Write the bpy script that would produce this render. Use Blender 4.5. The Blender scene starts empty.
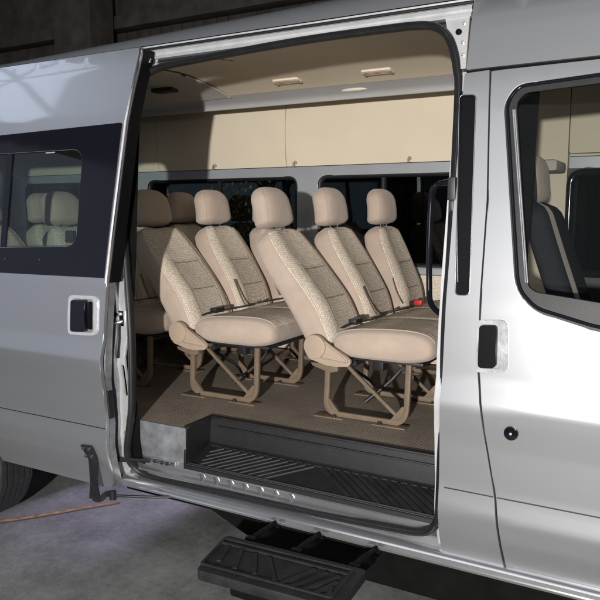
import bpy, bmesh, math, random
from mathutils import Vector, Matrix
from mathutils.geometry import delaunay_2d_cdt
random.seed(7)
PI = math.pi
sc = bpy.context.scene
COL = sc.collection

# ------------------------------------------------------------------ materials
def nodes(name):
    m = bpy.data.materials.new(name); m.use_nodes = True
    nt = m.node_tree
    return m, nt, nt.nodes['Principled BSDF']
def tex_chain(nt, kind, scale, detail=4, rough=.55, stretch=(1, 1, 1)):
    tc = nt.nodes.new('ShaderNodeTexCoord'); mp = nt.nodes.new('ShaderNodeMapping')
    mp.inputs['Scale'].default_value = stretch
    nt.links.new(tc.outputs['Object'], mp.inputs['Vector'])
    if kind == 'noise':
        t = nt.nodes.new('ShaderNodeTexNoise'); t.inputs['Detail'].default_value = detail; t.inputs['Roughness'].default_value = rough
    elif kind == 'voronoi':
        t = nt.nodes.new('ShaderNodeTexVoronoi')
    t.inputs['Scale'].default_value = scale
    nt.links.new(mp.outputs[0], t.inputs['Vector'])
    return t
def ramp(nt, src, stops):
    r = nt.nodes.new('ShaderNodeValToRGB'); e = r.color_ramp.elements
    while len(e) < len(stops): e.new(.5)
    for i, (p, c) in enumerate(stops):
        e[i].position = p; e[i].color = (c[0], c[1], c[2], 1)
    nt.links.new(src, r.inputs[0]); return r
def bump(nt, bs, src, strength, dist=.002):
    b = nt.nodes.new('ShaderNodeBump'); b.inputs['Strength'].default_value = strength; b.inputs['Distance'].default_value = dist
    nt.links.new(src, b.inputs['Height']); nt.links.new(b.outputs[0], bs.inputs['Normal']); return b
def mat(name, c, rough=.5, metal=0, coat=0, var=.12, scale=12, bmp=.1, bscale=120, spec=.5, coatr=.05):
    m, nt, bs = nodes(name)
    t = tex_chain(nt, 'noise', scale, 6)
    r = ramp(nt, t.outputs[0], [(.3, [v * (1 - var) for v in c]), (.7, [min(1, v * (1 + var)) for v in c])])
    nt.links.new(r.outputs[0], bs.inputs['Base Color'])
    bs.inputs['Roughness'].default_value = rough; bs.inputs['Metallic'].default_value = metal
    bs.inputs['Coat Weight'].default_value = coat; bs.inputs['Coat Roughness'].default_value = coatr
    bs.inputs['Specular IOR Level'].default_value = spec
    if bmp:
        n2 = tex_chain(nt, 'noise', bscale, 3); bump(nt, bs, n2.outputs[0], bmp)
    return m
M = {}
M['paint'] = mat('silver_paint', (.405, .415, .435), .38, .72, .7, .015, 2.5, .0, coatr=.06)
# metallic flake
def flake(m):
    nt = m.node_tree; bs = nt.nodes['Principled BSDF']
    v = tex_chain(nt, 'noise', 900, 1); bump(nt, bs, v.outputs[0], .05, .0006)
flake(M['paint'])
M['bare'] = mat('painted_jamb_metal', (.60, .61, .62), .33, .42, .3, .08, 20, .25, 35)
M['plate'] = mat('scuffed_metal', (.30, .31, .33), .5, .6, 0, .35, 14, .35, 60)
M['chrome'] = mat('bright_metal', (.75, .76, .78), .18, 1, 0, .08, 30, .1, 60)
M['rubber'] = mat('black_rubber', (.012, .012, .014), .5, 0, 0, .25, 30, .12, 200)
M['blackgloss'] = mat('black_gloss_trim', (.006, .006, .010), .10, 0, 0, .1, 4, 0, 120, .35)
M['plastic'] = mat('black_plastic', (.020, .020, .022), .42, 0, 0, .2, 25, .3, 400)
M['slotblack'] = mat('satin_black_trim', (.005, .005, .006), .35, 0, 0, .1, 10, .05, 200, .12)
M['sill'] = mat('polished_sill_metal', (.72, .73, .75), .20, .9, .3, .06, 8, .12, 14)
M['steel_black'] = mat('black_steel', (.022, .022, .025), .35, .3, 0, .3, 25, .15, 120)
M['grip'] = mat('ribbed_step_rubber', (.013, .013, .015), .55, 0, 0, .5, 14, .4, 220)
M['darkplastic'] = mat('charcoal_plastic', (.011, .0115, .0125), .45, 0, 0, .2, 20, .4, 500)
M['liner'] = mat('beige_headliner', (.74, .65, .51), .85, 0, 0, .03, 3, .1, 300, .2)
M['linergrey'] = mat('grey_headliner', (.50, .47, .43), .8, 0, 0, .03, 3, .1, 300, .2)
M['cove'] = mat('grey_cove_trim', (.46, .46, .46), .42, 0, .1, .03, 3, .05, 300)
M['trim'] = mat('grey_pillar_trim', (.40, .42, .45), .38, .25, .2, .05, 5, .05, 200)
M['beigeplastic'] = mat('beige_plastic', (.40, .31, .235), .48, 0, 0, .05, 12, .15, 500)
M['leg'] = mat('beige_painted_steel', (.20, .15, .105), .42, .15, .1, .12, 16, .1, 200)
M['belt'] = mat('black_webbing', (.02, .02, .022), .7, 0, 0, .2, 40, .3, 900)
M['tanbelt'] = mat('tan_webbing', (.25, .20, .15), .7, 0, 0, .2, 40, .3, 900)
M['red'] = mat('red_plastic', (.6, .02, .02), .35, 0, .2, .05, 20, 0)
M['dark'] = mat('dark_underbody', (.005, .005, .005), .9, 0, 0, .4, 10, .4, 40, .1)
M['tyre'] = mat('tyre_rubber', (.018, .018, .019), .62, 0, 0, .3, 30, .3, 150)
M['rim'] = mat('steel_rim', (.35, .35, .36), .4, .8, 0, .1, 20, .1, 80)
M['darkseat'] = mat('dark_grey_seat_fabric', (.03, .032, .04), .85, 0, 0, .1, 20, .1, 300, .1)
M['lampglass'] = mat('frosted_lamp_lens', (.75, .70, .62), .25, 0, .3, .05, 30, .2, 90)
M['wallboard'] = mat('dark_brown_boards', (.060, .051, .046), .75, 0, 0, .35, 4, .5, 30, .2)
M['beam'] = mat('dark_beam', (.060, .053, .045), .75, 0, 0, .3, 5, .4, 30, .2)
M['ochre'] = mat('orange_floor_paint', (.30, .19, .09), .75, 0, 0, .6, 25, .2, 90)
M['leaf'] = mat('green_leaf', (.07, .13, .04), .5, 0, 0, .3, 8, .1, 60)
M['bark'] = mat('bark', (.09, .06, .04), .8, 0, 0, .3, 20, .5, 60)
M['pot'] = mat('terracotta', (.3, .13, .07), .8, 0, 0, .2, 20, .3, 60)
def mat_fabric():
    m, nt, bs = nodes('plain_beige_fabric')
    t = tex_chain(nt, 'noise', 9, 5); r = ramp(nt, t.outputs[0], [(.3, (.42, .335, .27)), (.7, (.485, .39, .32))])
    nt.links.new(r.outputs[0], bs.inputs['Base Color'])
    bs.inputs['Roughness'].default_value = .85; bs.inputs['Specular IOR Level'].default_value = .2
    bs.inputs['Sheen Weight'].default_value = .25
    n = tex_chain(nt, 'noise', 420, 2); n2 = tex_chain(nt, 'noise', 10, 4)
    b = bump(nt, bs, n.outputs[0], .6, .0016)
    b2 = nt.nodes.new('ShaderNodeBump'); b2.inputs['Strength'].default_value = .5; b2.inputs['Distance'].default_value = .014
    nt.links.new(n2.outputs[0], b2.inputs['Height']); nt.links.new(b2.outputs[0], b.inputs['Normal'])
    return m
def mat_pattern(name, c0, c1):
    m, nt, bs = nodes(name)
    v = tex_chain(nt, 'voronoi', 145, stretch=(1, 1, .8)); v.inputs['Randomness'].default_value = .45; n = tex_chain(nt, 'noise', 60, 3)
    mx = nt.nodes.new('ShaderNodeMath'); mx.operation = 'MULTIPLY_ADD'; mx.inputs[1].default_value = .45; 
    nt.links.new(n.outputs[0], mx.inputs[0]); nt.links.new(v.outputs['Distance'], mx.inputs[2])
    r = ramp(nt, mx.outputs[0], [(.46, c0), (.60, [(a + b) / 2 for a, b in zip(c0, c1)]), (.80, c1)])
    nt.links.new(r.outputs[0], bs.inputs['Base Color'])
    bs.inputs['Roughness'].default_value = .9; bs.inputs['Specular IOR Level'].default_value = .15
    n2 = tex_chain(nt, 'noise', 14, 3)
    b = bump(nt, bs, v.outputs['Distance'], .4, .002)
    b2 = nt.nodes.new('ShaderNodeBump'); b2.inputs['Strength'].default_value = .4; b2.inputs['Distance'].default_value = .010
    nt.links.new(n2.outputs[0], b2.inputs['Height']); nt.links.new(b2.outputs[0], b.inputs['Normal'])
    return m
M['fabric'] = mat_fabric()
M['pattern'] = mat_pattern('speckled_beige_fabric', (.82, .75, .65), (.54, .455, .365))
M['panelfab'] = mat_pattern('grey_speckled_insert_fabric', (.72, .65, .56), (.45, .38, .31))
def mat_mat():
    m, nt, bs = nodes('brown_ribbed_mat')
    tc = nt.nodes.new('ShaderNodeTexCoord'); w = nt.nodes.new('ShaderNodeTexWave')
    w.wave_type = 'BANDS'; w.bands_direction = 'X'; w.inputs['Scale'].default_value = 22; w.inputs['Distortion'].default_value = .15
    nt.links.new(tc.outputs['Object'], w.inputs['Vector'])
    n = tex_chain(nt, 'noise', 160, 3); n3 = tex_chain(nt, 'noise', 5, 4)
    a = nt.nodes.new('ShaderNodeMath'); a.operation = 'MULTIPLY_ADD'; a.inputs[1].default_value = .35
    nt.links.new(w.outputs[0], a.inputs[0]); nt.links.new(n.outputs[0], a.inputs[2])
    r = ramp(nt, a.outputs[0], [(.3, (.24, .20, .16)), (.85, (.46, .39, .31))])
    mx = nt.nodes.new('ShaderNodeMix'); mx.data_type = 'RGBA'; mx.blend_type = 'MULTIPLY'; mx.inputs[0].default_value = .5
    nt.links.new(r.outputs[0], mx.inputs[6]); nt.links.new(n3.outputs[0], mx.inputs[7])
    nt.links.new(mx.outputs[2], bs.inputs['Base Color'])
    bs.inputs['Roughness'].default_value = .75; bs.inputs['Specular IOR Level'].default_value = .3
    bump(nt, bs, a.outputs[0], .8, .004)
    return m
M['mat'] = mat_mat()
def mat_concrete():
    m, nt, bs = nodes('stained_concrete')
    n1 = tex_chain(nt, 'noise', 1.7, 8, .65); n2 = tex_chain(nt, 'noise', 26, 6, .7)
    a = nt.nodes.new('ShaderNodeMath'); a.operation = 'MULTIPLY_ADD'; a.inputs[1].default_value = .45
    nt.links.new(n2.outputs[0], a.inputs[0]); nt.links.new(n1.outputs[0], a.inputs[2])
    n3 = tex_chain(nt, 'noise', 140, 5, .8); a2 = nt.nodes.new('ShaderNodeMath'); a2.operation = 'MULTIPLY_ADD'; a2.inputs[1].default_value = .42
    sb = nt.nodes.new('ShaderNodeMath'); sb.operation = 'SUBTRACT'; sb.inputs[1].default_value = .21
    nt.links.new(n3.outputs[0], a2.inputs[0]); nt.links.new(a.outputs[0], a2.inputs[2]); nt.links.new(a2.outputs[0], sb.inputs[0]); a = sb
    r = ramp(nt, a.outputs[0], [(.45, (.07, .072, .07)), (.70, (.18, .184, .18)), (.95, (.30, .305, .30))])
    nt.links.new(r.outputs[0], bs.inputs['Base Color'])
    bs.inputs['Roughness'].default_value = .6
    bump(nt, bs, a.outputs[0], .5, .006)
    return m
M['concrete'] = mat_concrete()
def mat_glass(name, tint, gl=.10, rough=.02, ior=1.45):
    m = bpy.data.materials.new(name); m.use_nodes = True; nt = m.node_tree; nt.nodes.clear()
    out = nt.nodes.new('ShaderNodeOutputMaterial'); mix = nt.nodes.new('ShaderNodeMixShader')
    tr = nt.nodes.new('ShaderNodeBsdfTransparent'); tr.inputs[0].default_value = (*tint, 1)
    g = nt.nodes.new('ShaderNodeBsdfGlossy'); g.inputs['Roughness'].default_value = rough; g.inputs[0].default_value = (.9, .95, .95, 1)
    fr = nt.nodes.new('ShaderNodeFresnel'); fr.inputs[0].default_value = ior
    ad = nt.nodes.new('ShaderNodeMath'); ad.operation = 'ADD'; ad.inputs[1].default_value = gl
    nt.links.new(fr.outputs[0], ad.inputs[0]); nt.links.new(ad.outputs[0], mix.inputs[0])
    nt.links.new(tr.outputs[0], mix.inputs[1]); nt.links.new(g.outputs[0], mix.inputs[2])
    nt.links.new(mix.outputs[0], out.inputs[0])
    return m
M['glass'] = mat_glass('tinted_green_glass', (.80, .87, .86), .02)
M['darkglass'] = mat_glass('dark_tinted_glass', (.36, .38, .38), .0)
M['cabglass'] = mat_glass('clear_cab_glass', (.66, .68, .67), .0, .02, 1.22)

# ------------------------------------------------------------------ helpers
def link(name, bm, m, parent=None, smooth=True, ang=35):
    me = bpy.data.meshes.new(name)
    bmesh.ops.recalc_face_normals(bm, faces=bm.faces[:])
    bm.to_mesh(me); bm.free()
    for mm in (m if isinstance(m, (list, tuple)) else [m]): me.materials.append(M[mm])
    if smooth:
        for p in me.polygons: p.use_smooth = True
        me.set_sharp_from_angle(angle=math.radians(ang))
    o = bpy.data.objects.new(name, me); COL.objects.link(o)
    if parent: o.parent = parent
    return o
def thing(name, label, cat, group=None, loc=(0, 0, 0)):
    o = bpy.data.objects.new(name, None); COL.objects.link(o); o.location = loc
    o.empty_display_size = .1
    o['label'] = label; o['category'] = cat
    if group: o['group'] = group
    return o
def tag(o, label, cat, group=None):
    o['label'] = label; o['category'] = cat
    if group: o['group'] = group
    return o
def struct(o, kind='structure'):
    o['kind'] = kind; return o
def interp(T, z):
    if z <= T[0][0]: return T[0][1]
    for (a, b), (c, d) in zip(T, T[1:]):
        if z <= c: return b + (d - b) * (z - a) / (c - a)
    return T[-1][1]
# outer skin of the van: inward offset (Y) at every height, checked against the photograph's pillar edges
PROF = [(.24, .095), (.30, .072), (.36, .042), (.42, .016), (.50, -.006), (.512, -.0065), (.570, -.0030), (.606, -.0030), (.76, -.018), (.86, -.034), (.905, -.0395), (.915, -.038),
        (.985, -.0205), (1.0, -.0185), (1.25, 0), (1.6, .06), (1.9, .115), (2.0, .135), (2.2, .187), (2.29, .215), (2.325, .24), (2.352, .29), (2.372, .38), (2.388, .52), (2.398, .70), (2.403, .95)]
def side(z):
    w = .007
    return (interp(PROF, z - w) + 2 * interp(PROF, z) + interp(PROF, z + w)) / 4
def sideoff(d): return lambda x, z: side(z) + d
def rp(pts, r=.05, n=6):
    """round the corners of a polygon; r may be a list"""
    out = []; N = len(pts)
    for i, p in enumerate(pts):
        p = Vector(p); a = Vector(pts[i - 1]); b = Vector(pts[(i + 1) % N])
        rr = r[i] if isinstance(r, (list, tuple)) else r
        if rr <= 0: out.append(tuple(p)); continue
        da = (a - p); db = (b - p); rr = min(rr, da.length * .49, db.length * .49)
        s = p + da.normalized() * rr; e = p + db.normalized() * rr
        for k in range(n + 1):
            t = k / n; q = s * (1 - t) ** 2 + p * 2 * t * (1 - t) + e * t * t
            out.append((q.x, q.y))
    return out
def dens(pts, d=.05):
    out = []; N = len(pts)
    for i in range(N):
        a = Vector(pts[i]); b = Vector(pts[(i + 1) % N]); n = max(1, int((b - a).length / d))
        for k in range(n): q = a.lerp(b, k / n); out.append((q.x, q.y))
    return out
def inside(p, poly):
    x, y = p; c = False; j = len(poly) - 1
    for i in range(len(poly)):
        xi, yi = poly[i]; xj, yj = poly[j]
        if (yi > y) != (yj > y) and x < (xj - xi) * (y - yi) / (yj - yi) + xi: c = not c
        j = i
    return c
def dist_poly(p, poly):
    best = 9
    P = Vector(p)
    for i in range(len(poly)):
        a = Vector(poly[i - 1]); b = Vector(poly[i]); ab = b - a; L = ab.length_squared
        t = 0 if L == 0 else max(0, min(1, (P - a).dot(ab) / L)); best = min(best, (P - a - ab * t).length)
    return best
def panel_bm(outline, yf, thick=.012, holes=(), gx=.16, gz=.015, bev=.003, mapf=None):
    """sheet cut to an outline in the X-Z plane, laid on the surface y=yf(x,z), with real thickness and rounded rims"""
    d = .04
    loops = [dens(outline, d)] + [dens(h, d) for h in holes]
    vs = []; es = []
    for L in loops:
        s = len(vs); vs += [Vector(p) for p in L]; es += [(s + i, s + (i + 1) % len(L)) for i in range(len(L))]
    x0 = min(p[0] for p in outline); x1 = max(p[0] for p in outline); z0 = min(p[1] for p in outline); z1 = max(p[1] for p in outline)
    if gz:
        i = 0
        nz = int((z1 - z0) / gz); nx = max(1, int((x1 - x0) / gx))
        for a in range(1, nx):
            for b in range(1, nz):
                p = (x0 + (x1 - x0) * a / nx, z0 + (z1 - z0) * b / nz)
                if inside(p, loops[0]) and not any(inside(p, h) for h in loops[1:]) and min(dist_poly(p, L) for L in loops) > .012: vs.append(Vector(p))
    V, E, F, *_ = delaunay_2d_cdt(vs, es, [], 0, 1e-6)
    bm = bmesh.new()
    bv = [bm.verts.new((v.x, yf(v.x, v.y), v.y)) for v in V]
    for f in F:
        cc = (sum(V[i].x for i in f) / len(f), sum(V[i].y for i in f) / len(f))
        if not inside(cc, loops[0]) or any(inside(cc, h) for h in loops[1:]): continue
        try: bm.faces.new([bv[i] for i in f])
        except ValueError: pass
    for v in [v for v in bm.verts if not v.link_faces]: bm.verts.remove(v)
    be = [e for e in bm.edges if len(e.link_faces) == 1]
    # rim: rounded step then inward
    r = bmesh.ops.extrude_edge_only(bm, edges=be)
    ring = [g for g in r['geom'] if isinstance(g, bmesh.types.BMVert)]
    for v in ring: v.co.y += thick
    if bev:
        fe = [e for e in be if e.is_valid]
        bmesh.ops.bevel(bm, geom=fe, offset=bev, segments=2, profile=.6, affect='EDGES', clamp_overlap=True)
    if mapf:
        for v in bm.verts: v.co = Vector(mapf(v.co))
    return bm
def panel(name, outline, yf, m, parent, **k):
    o = link(name, panel_bm(outline, yf, **k), m, parent, ang=40)
    # shade the face of the sheet with the true normals of the curved surface, so reflections run smoothly
    me = o.data; h = .010; flat = k.get('bev', .003) == 0
    cn = [Vector(c.vector) for c in me.corner_normals]; out = list(cn); nv = {}
    for v in me.vertices:
        x, y, z = v.co
        if abs(y - yf(x, z)) < .0006:
            gx_ = (yf(x + h, z) - yf(x - h, z)) / (2 * h); gz_ = (yf(x, z + h) - yf(x, z - h)) / (2 * h)
            nv[v.index] = Vector((gx_, -1, gz_)).normalized()
    for p in me.polygons:
        for li in p.loop_indices:
            n = nv.get(me.loops[li].vertex_index)
            if n is not None and (p.normal.dot(n) > (.5 if flat else .25)): out[li] = n
    me.normals_split_custom_set(out)
    return o
def box_bm(bm, lo, hi, bev=.004, rot=None):
    b = bmesh.new(); bmesh.ops.create_cube(b, size=1)
    lo = Vector(lo); hi = Vector(hi); c = (lo + hi) / 2; s = hi - lo
    for v in b.verts: v.co = Vector((v.co.x * s.x, v.co.y * s.y, v.co.z * s.z))
    if bev: bmesh.ops.bevel(b, geom=b.edges[:], offset=min(bev, min(s) * .45), segments=2, profile=.6, affect='EDGES')
    for v in b.verts:
        if rot: v.co = rot @ v.co
        v.co += c
    me = bpy.data.meshes.new('t'); b.to_mesh(me); b.free(); bm.from_mesh(me); bpy.data.meshes.remove(me)
    return bm
def box(name, lo, hi, m, parent=None, bev=.004, rot=None):
    return link(name, box_bm(bmesh.new(), lo, hi, bev, rot), m, parent)
def ext_bm(bm, pts, y0, y1, bev=.004, plane='xz'):
    """extruded polygon"""
    b = bmesh.new()
    f = lambda p, y: (p[0], y, p[1]) if plane == 'xz' else ((p[0], p[1], y) if plane == 'xy' else (y, p[0], p[1]))
    v0 = [b.verts.new(f(p, y0)) for p in pts]; v1 = [b.verts.new(f(p, y1)) for p in pts]
    b.faces.new(v0); b.faces.new(v1[::-1]); n = len(pts)
    for i in range(n): b.faces.new((v0[i], v0[(i + 1) % n], v1[(i + 1) % n], v1[i]))
    if bev:
        bmesh.ops.recalc_face_normals(b, faces=b.faces[:])
        ed = [e for e in b.edges if len(e.link_faces) == 2 and e.calc_face_angle() > .6]
        bmesh.ops.bevel(b, geom=ed, offset=bev, segments=2, profile=.6, affect='EDGES', clamp_overlap=True)
    me = bpy.data.meshes.new('t'); b.to_mesh(me); b.free(); bm.from_mesh(me); bpy.data.meshes.remove(me)
    return bm
def smooth_path(P, closed, n=6):
    P = [Vector(p) for p in P]; N = len(P); out = []
    rng = N if closed else N - 1
    for i in range(rng):
        if closed: a, b, c, d = P[i - 1], P[i], P[(i + 1) % N], P[(i + 2) % N]
        else: a, b, c, d = P[max(0, i - 1)], P[i], P[i + 1], P[min(N - 1, i + 2)]
        for k in range(n):
            t = k / n
            out.append(.5 * ((2 * b) + (c - a) * t + (2 * a - 5 * b + 4 * c - d) * t * t + (3 * b - a - 3 * c + d) * t ** 3))
    if not closed: out.append(P[-1])
    return out
def tube_bm(bm, P, rx, ry=None, closed=False, n=10, up=Vector((0, 1, 0)), sm=0, taper=None, square=False):
    """sweep an (elliptic) section along a path; ry is along 'up'"""
    ry = ry or rx
    P = smooth_path(P, closed, sm) if sm else [Vector(p) for p in P]
    N = len(P); rings = []
    for i, p in enumerate(P):
        if closed: t = P[(i + 1) % N] - P[i - 1]
        else: t = P[min(N - 1, i + 1)] - P[max(0, i - 1)]
        t.normalize()
        u = up - t * up.dot(t)
        if u.length < 1e-3: u = Vector((1, 0, 0)) - t * t.x
        u.normalize(); s = t.cross(u)
        k = taper(i / (N - 1)) if taper else 1
        ring = []
        for j in range(n):
            a = 2 * PI * j / n
            ca, sa = math.cos(a), math.sin(a)
            if square: e = .35; ca = math.copysign(abs(ca) ** e, ca); sa = math.copysign(abs(sa) ** e, sa)
            ring.append(bm.verts.new(p + s * (rx * k * ca) + u * (ry * k * sa)))
        rings.append(ring)
    for i in range(N if closed else N - 1):
        A = rings[i]; B = rings[(i + 1) % N]
        for j in range(n): bm.faces.new((A[j], A[(j + 1) % n], B[(j + 1) % n], B[j]))
    if not closed: bm.faces.new(rings[0][::-1]); bm.faces.new(rings[-1])
    return bm
def tube(name, P, r, m, parent=None, **k): return link(name, tube_bm(bmesh.new(), P, r, **k), m, parent, ang=50)
def disc_bm(bm, c, r, y0, y1, n=28, bev=.002):
    return ext_bm(bm, [(c[0] + r * math.cos(2 * PI * i / n), c[1] + r * math.sin(2 * PI * i / n)) for i in range(n)], y0, y1, bev)
def sheet(name, prof, x0, x1, m, parent, nx=12, thick=0, flipxy=False, ang=50):
    """extrude a (y,z) profile along x"""
    bm = bmesh.new(); rows = []
    for i in range(nx + 1):
        x = x0 + (x1 - x0) * i / nx
        rows.append([bm.verts.new((x, y, z)) for y, z in prof])
    for A, B in zip(rows, rows[1:]):
        for j in range(len(prof) - 1): bm.faces.new((A[j], A[j + 1], B[j + 1], B[j]))
    return link(name, bm, m, parent, ang=ang)

# ------------------------------------------------------------------ the place
bm = bmesh.new(); bmesh.ops.create_grid(bm, x_segments=2, y_segments=2, size=14)
fl = struct(link('floor', bm, 'concrete')); fl.location.z = GZ = -.14
bm = bmesh.new()
P = [(-3.4, -1.2), (-2.9, -.42), (-2.615, -.045), (-2.515, .068), (-2.384, .229), (-2.259, .406), (-2.12, .60)]
Q = smooth_path([(x, y, 0) for x, y in P], False, 6); prev = None
for i, q in enumerate(Q):
    t = (Q[min(len(Q) - 1, i + 1)] - Q[max(0, i - 1)]).normalized(); nrm = Vector((-t.y, t.x, 0)) * .017
    cur = (bm.verts.new((q + nrm) + Vector((0, 0, .004))), bm.verts.new((q - nrm) + Vector((0, 0, .004))))
    if prev: bm.faces.new((prev[0], prev[1], cur[1], cur[0]))
    prev = cur
struct(link('floor_marking', bm, 'ochre', smooth=False)).location.z = GZ

# garage wall behind: boards between dark beams
w = thing('board_wall', 'dark brown wall of vertical boards behind the van roof', 'wall')
bm = bmesh.new(); x = -13.0
while x < 6:
    wd = random.uniform(.17, .22); box_bm(bm, (x, 5.0 + random.uniform(0, .012), GZ), (x + wd - .012, 5.05, 6.2), .006); x += wd
link('boards', bm, 'wallboard', w)
box('backing', (-13, 5.053, GZ), (6, 5.1, 6.2), 'dark', w, 0)
for z in (3.93,): box('cross_beam', (-13, 4.78, z), (6, 4.995, z + .16), 'beam', w, .01)
box('upper_panel', (-13, 4.93, 4.10), (6, 4.992, 6.2), 'beam', w, .01)
box('cross_beam', (-13, 4.7, 2.55), (6, 4.99, 2.75), 'beam', w, .01)
w = thing('concrete_column', 'dark square column standing at the left edge of the board wall', 'column')
box('shaft', (-6.62, 4.3, GZ), (-5.98, 4.72, 6.2), 'beam', w, .012)
box('base_plinth', (-6.68, 4.24, GZ), (-5.92, 4.78, .25), 'beam', w, .012)

# shrub seen through the far windows
w = thing('potted_shrub', 'leafy green shrub in a pot seen through the far side windows', 'shrub', loc=(-3.1, 3.4, -.14))
tube('trunk', [(0, 0, .4), (.03, .02, .9), (-.02, 0, 1.4)], .025, 'bark', w, sm=4)
bm = bmesh.new()
for a in range(9):
    an = a * .7; tube_bm(bm, [(0, 0, 1.0 + a * .06), (.25 * math.cos(an), .25 * math.sin(an), 1.3 + a * .07), (.5 * math.cos(an), .4 * math.sin(an), 1.45 + a * .08)], .009)
link('branches', bm, 'bark', w)
bm = bmesh.new()
for i in range(2600):
    c = Vector((random.gauss(0, .38), random.gauss(0, .25), random.gauss(1.62, .25)))
    d = Vector((random.uniform(-1, 1), random.uniform(-1, 1), random.uniform(-1, .4))).normalized(); s = d.cross(Vector((0, 0, 1))).normalized() * .012
    L = random.uniform(.04, .065)
    vv = [bm.verts.new(c), bm.verts.new(c + d * L * .5 + s), bm.verts.new(c + d * L), bm.verts.new(c + d * L * .5 - s)]
    bm.faces.new(vv)
link('foliage', bm, 'leaf', w, smooth=False)
bm = bmesh.new(); tube_bm(bm, [(0, 0, 0), (0, 0, .4), (0, 0, .42), (0, 0, .46)], .2, n=24, taper=lambda t: .75 + .3 * t)
link('pot', bm, 'pot', w)

# ------------------------------------------------------------------ the van
van = thing('minibus', 'silver high roof minibus with its side door slid open', 'van')

# roof skin, both sides
cs = [(side(z), z) for z in [2.05 + .27 * i / 6 for i in range(7)]][6:] + [(side(z), z) for z in (2.33, 2.34, 2.35, 2.36, 2.367, 2.374, 2.38, 2.386, 2.391, 2.396)]
cs = cs + [(.95, 2.403)] + [(1.98 - (y - 0), z) for y, z in cs[::-1]]
roof = sheet('roof', cs, -4.6, 1.05, 'paint', van, nx=40)
for v in roof.data.vertices:      # the roof bows upward towards the front
    t = max(0, min(1.9, (v.co.x + 2.6) / 1.9)); v.co.z += (.112 * t - .012 * t * t) * max(0, (v.co.z - 2.32) / .083)
# recessed rail channel above the doorway
ch = [(side(2.32) + .000, 2.316), (side(2.305) + .014, 2.306), (side(2.30) + .016, 2.296), (side(2.29) + .002, 2.288), (side(2.28) + .001, 2.276), (side(2.272) + .010, 2.272),
      (side(2.262) + .010, 2.262), (side(2.258) - .001, 2.257), (side(2.25) + .006, 2.249), (side(2.25) + .04, 2.246)]
sheet('door_rail', ch, -2.9, .0, 'bare', van, nx=20, ang=25)
bm = bmesh.new(); tube_bm(bm, [(-2.9, side(2.30) + .010, 2.302), (.0, side(2.30) + .010, 2.302)], .006, n=8)
link('rail_gasket', bm, 'rubber', van)

# cab roof side (smooth sheet to the right of the channel)
panel('cab_roof_side', rp([(.006, 2.052), (1.06, 2.062), (1.06, 2.33), (.006, 2.33)], [.004] * 4), sideoff(-.004), 'paint', van, holes=[], thick=.03)

# door opening: B pillar panel, with slot
slot = rp([(-.010, 1.965), (.048, 1.962), (.080, 1.279), (.030, 1.277)], .016, 5)
panel('middle_pillar', [(-.012, .34), (.0, 1.0), (.0, 2.04), (.086, 2.044), (.095, 1.9), (.113, 1.6), (.115, 1.265), (.121, 1.02), (.149, .824), (.190, .575), (.214, .31), (-.012, .31)],
      sideoff(.0), 'paint', van, holes=[slot], thick=.02)
def ring_tube(name, loop, off, r, m, parent, ry=None, d=.05, nn=8):
    return link(name, tube_bm(bmesh.new(), [(x, side(z) + off, z) for x, z in dens(loop, d)], r, ry, True, nn), m, parent, ang=60)
ring_tube('slot_rim', slot, -.001, .002, 'chrome', van)
panel('slot_trim', [(-.02, 1.98), (.06, 1.98), (.095, 1.26), (.015, 1.26)], sideoff(.012), 'slotblack', van, thick=.005)
bm = bmesh.new(); tube_bm(bm, [(.008, side(1.60) + .009, 1.60), (.022, side(1.45) + .009, 1.45), (.034, side(1.32) + .009, 1.32)], .003, .003)
link('slot_glint', bm, 'chrome', van)  # chrome strip drawn as the gloss highlight on the black slot
bm = bmesh.new(); box_bm(bm, (-.022, .05, 1.60), (.006, .085, 1.68), .005); box_bm(bm, (-.02, .06, 1.56), (-.002, .09, 1.60), .004)
link('door_stop', bm, 'plastic', van)
# dark backing that shows in the shut lines
panel('shutline_backing', [(.04, .26), (.26, .26), (.25, 2.1), (.04, 2.1)], sideoff(.045), 'dark', van, thick=.004)
box('shutline_backing', (-.0, side(2.05) + .02, 2.035), (1.06, side(2.05) + .024, 2.075), 'dark', van, 0)
# jamb closing the pillar to the inside
panel('pillar_inner', [(-.03, .33), (.02, .33), (.02, 2.05), (-.03, 2.05)], sideoff(.022), 'bare', van, thick=.09)

# sill under the opening and the cab door
sill = [(.135, .235), (.085, .243), (.070, .252), (.066, .262), (.068, .268), (.052, .276), (.050, .292), (.056, .303), (.070, .312), (.10, .318)]
sheet('sill', sill, -1.60, 1.05, 'sill', van, nx=24, ang=30)
sheet('inner_sill', [(.085, .300), (.088, .340), (.076, .350), (.074, .358), (.092, .372), (.094, .388), (.079, .394), (.079, .425), (.10, .426)], -1.56, -.0, 'sill', van, nx=20, ang=22)
# slanted chrome dashes stand in for bright reflections on the inner sill
for i in range(7):
    bm = bmesh.new(); x = -1.13 + i * .077
    tube_bm(bm, [(x - .010, .079, .391), (x + .008, .074, .366)], .0032, n=8)
    link('rivet_and_glint', bm, 'chrome', van)
bm = bmesh.new(); box_bm(bm, (-1.40, .062, .405), (-1.27, .078, .426), .003)
link('roller_plate', bm, 'chrome', van)
for x in (-1.375, -1.335, -1.305): tube('bolt', [(x, .050, .416), (x, .063, .416)], .0075, 'plastic', van, n=10)
box('floor_edge_plate', (-1.535, .078, .425), (-1.214, .0855, .5905), 'plate', van, .001)

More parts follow.
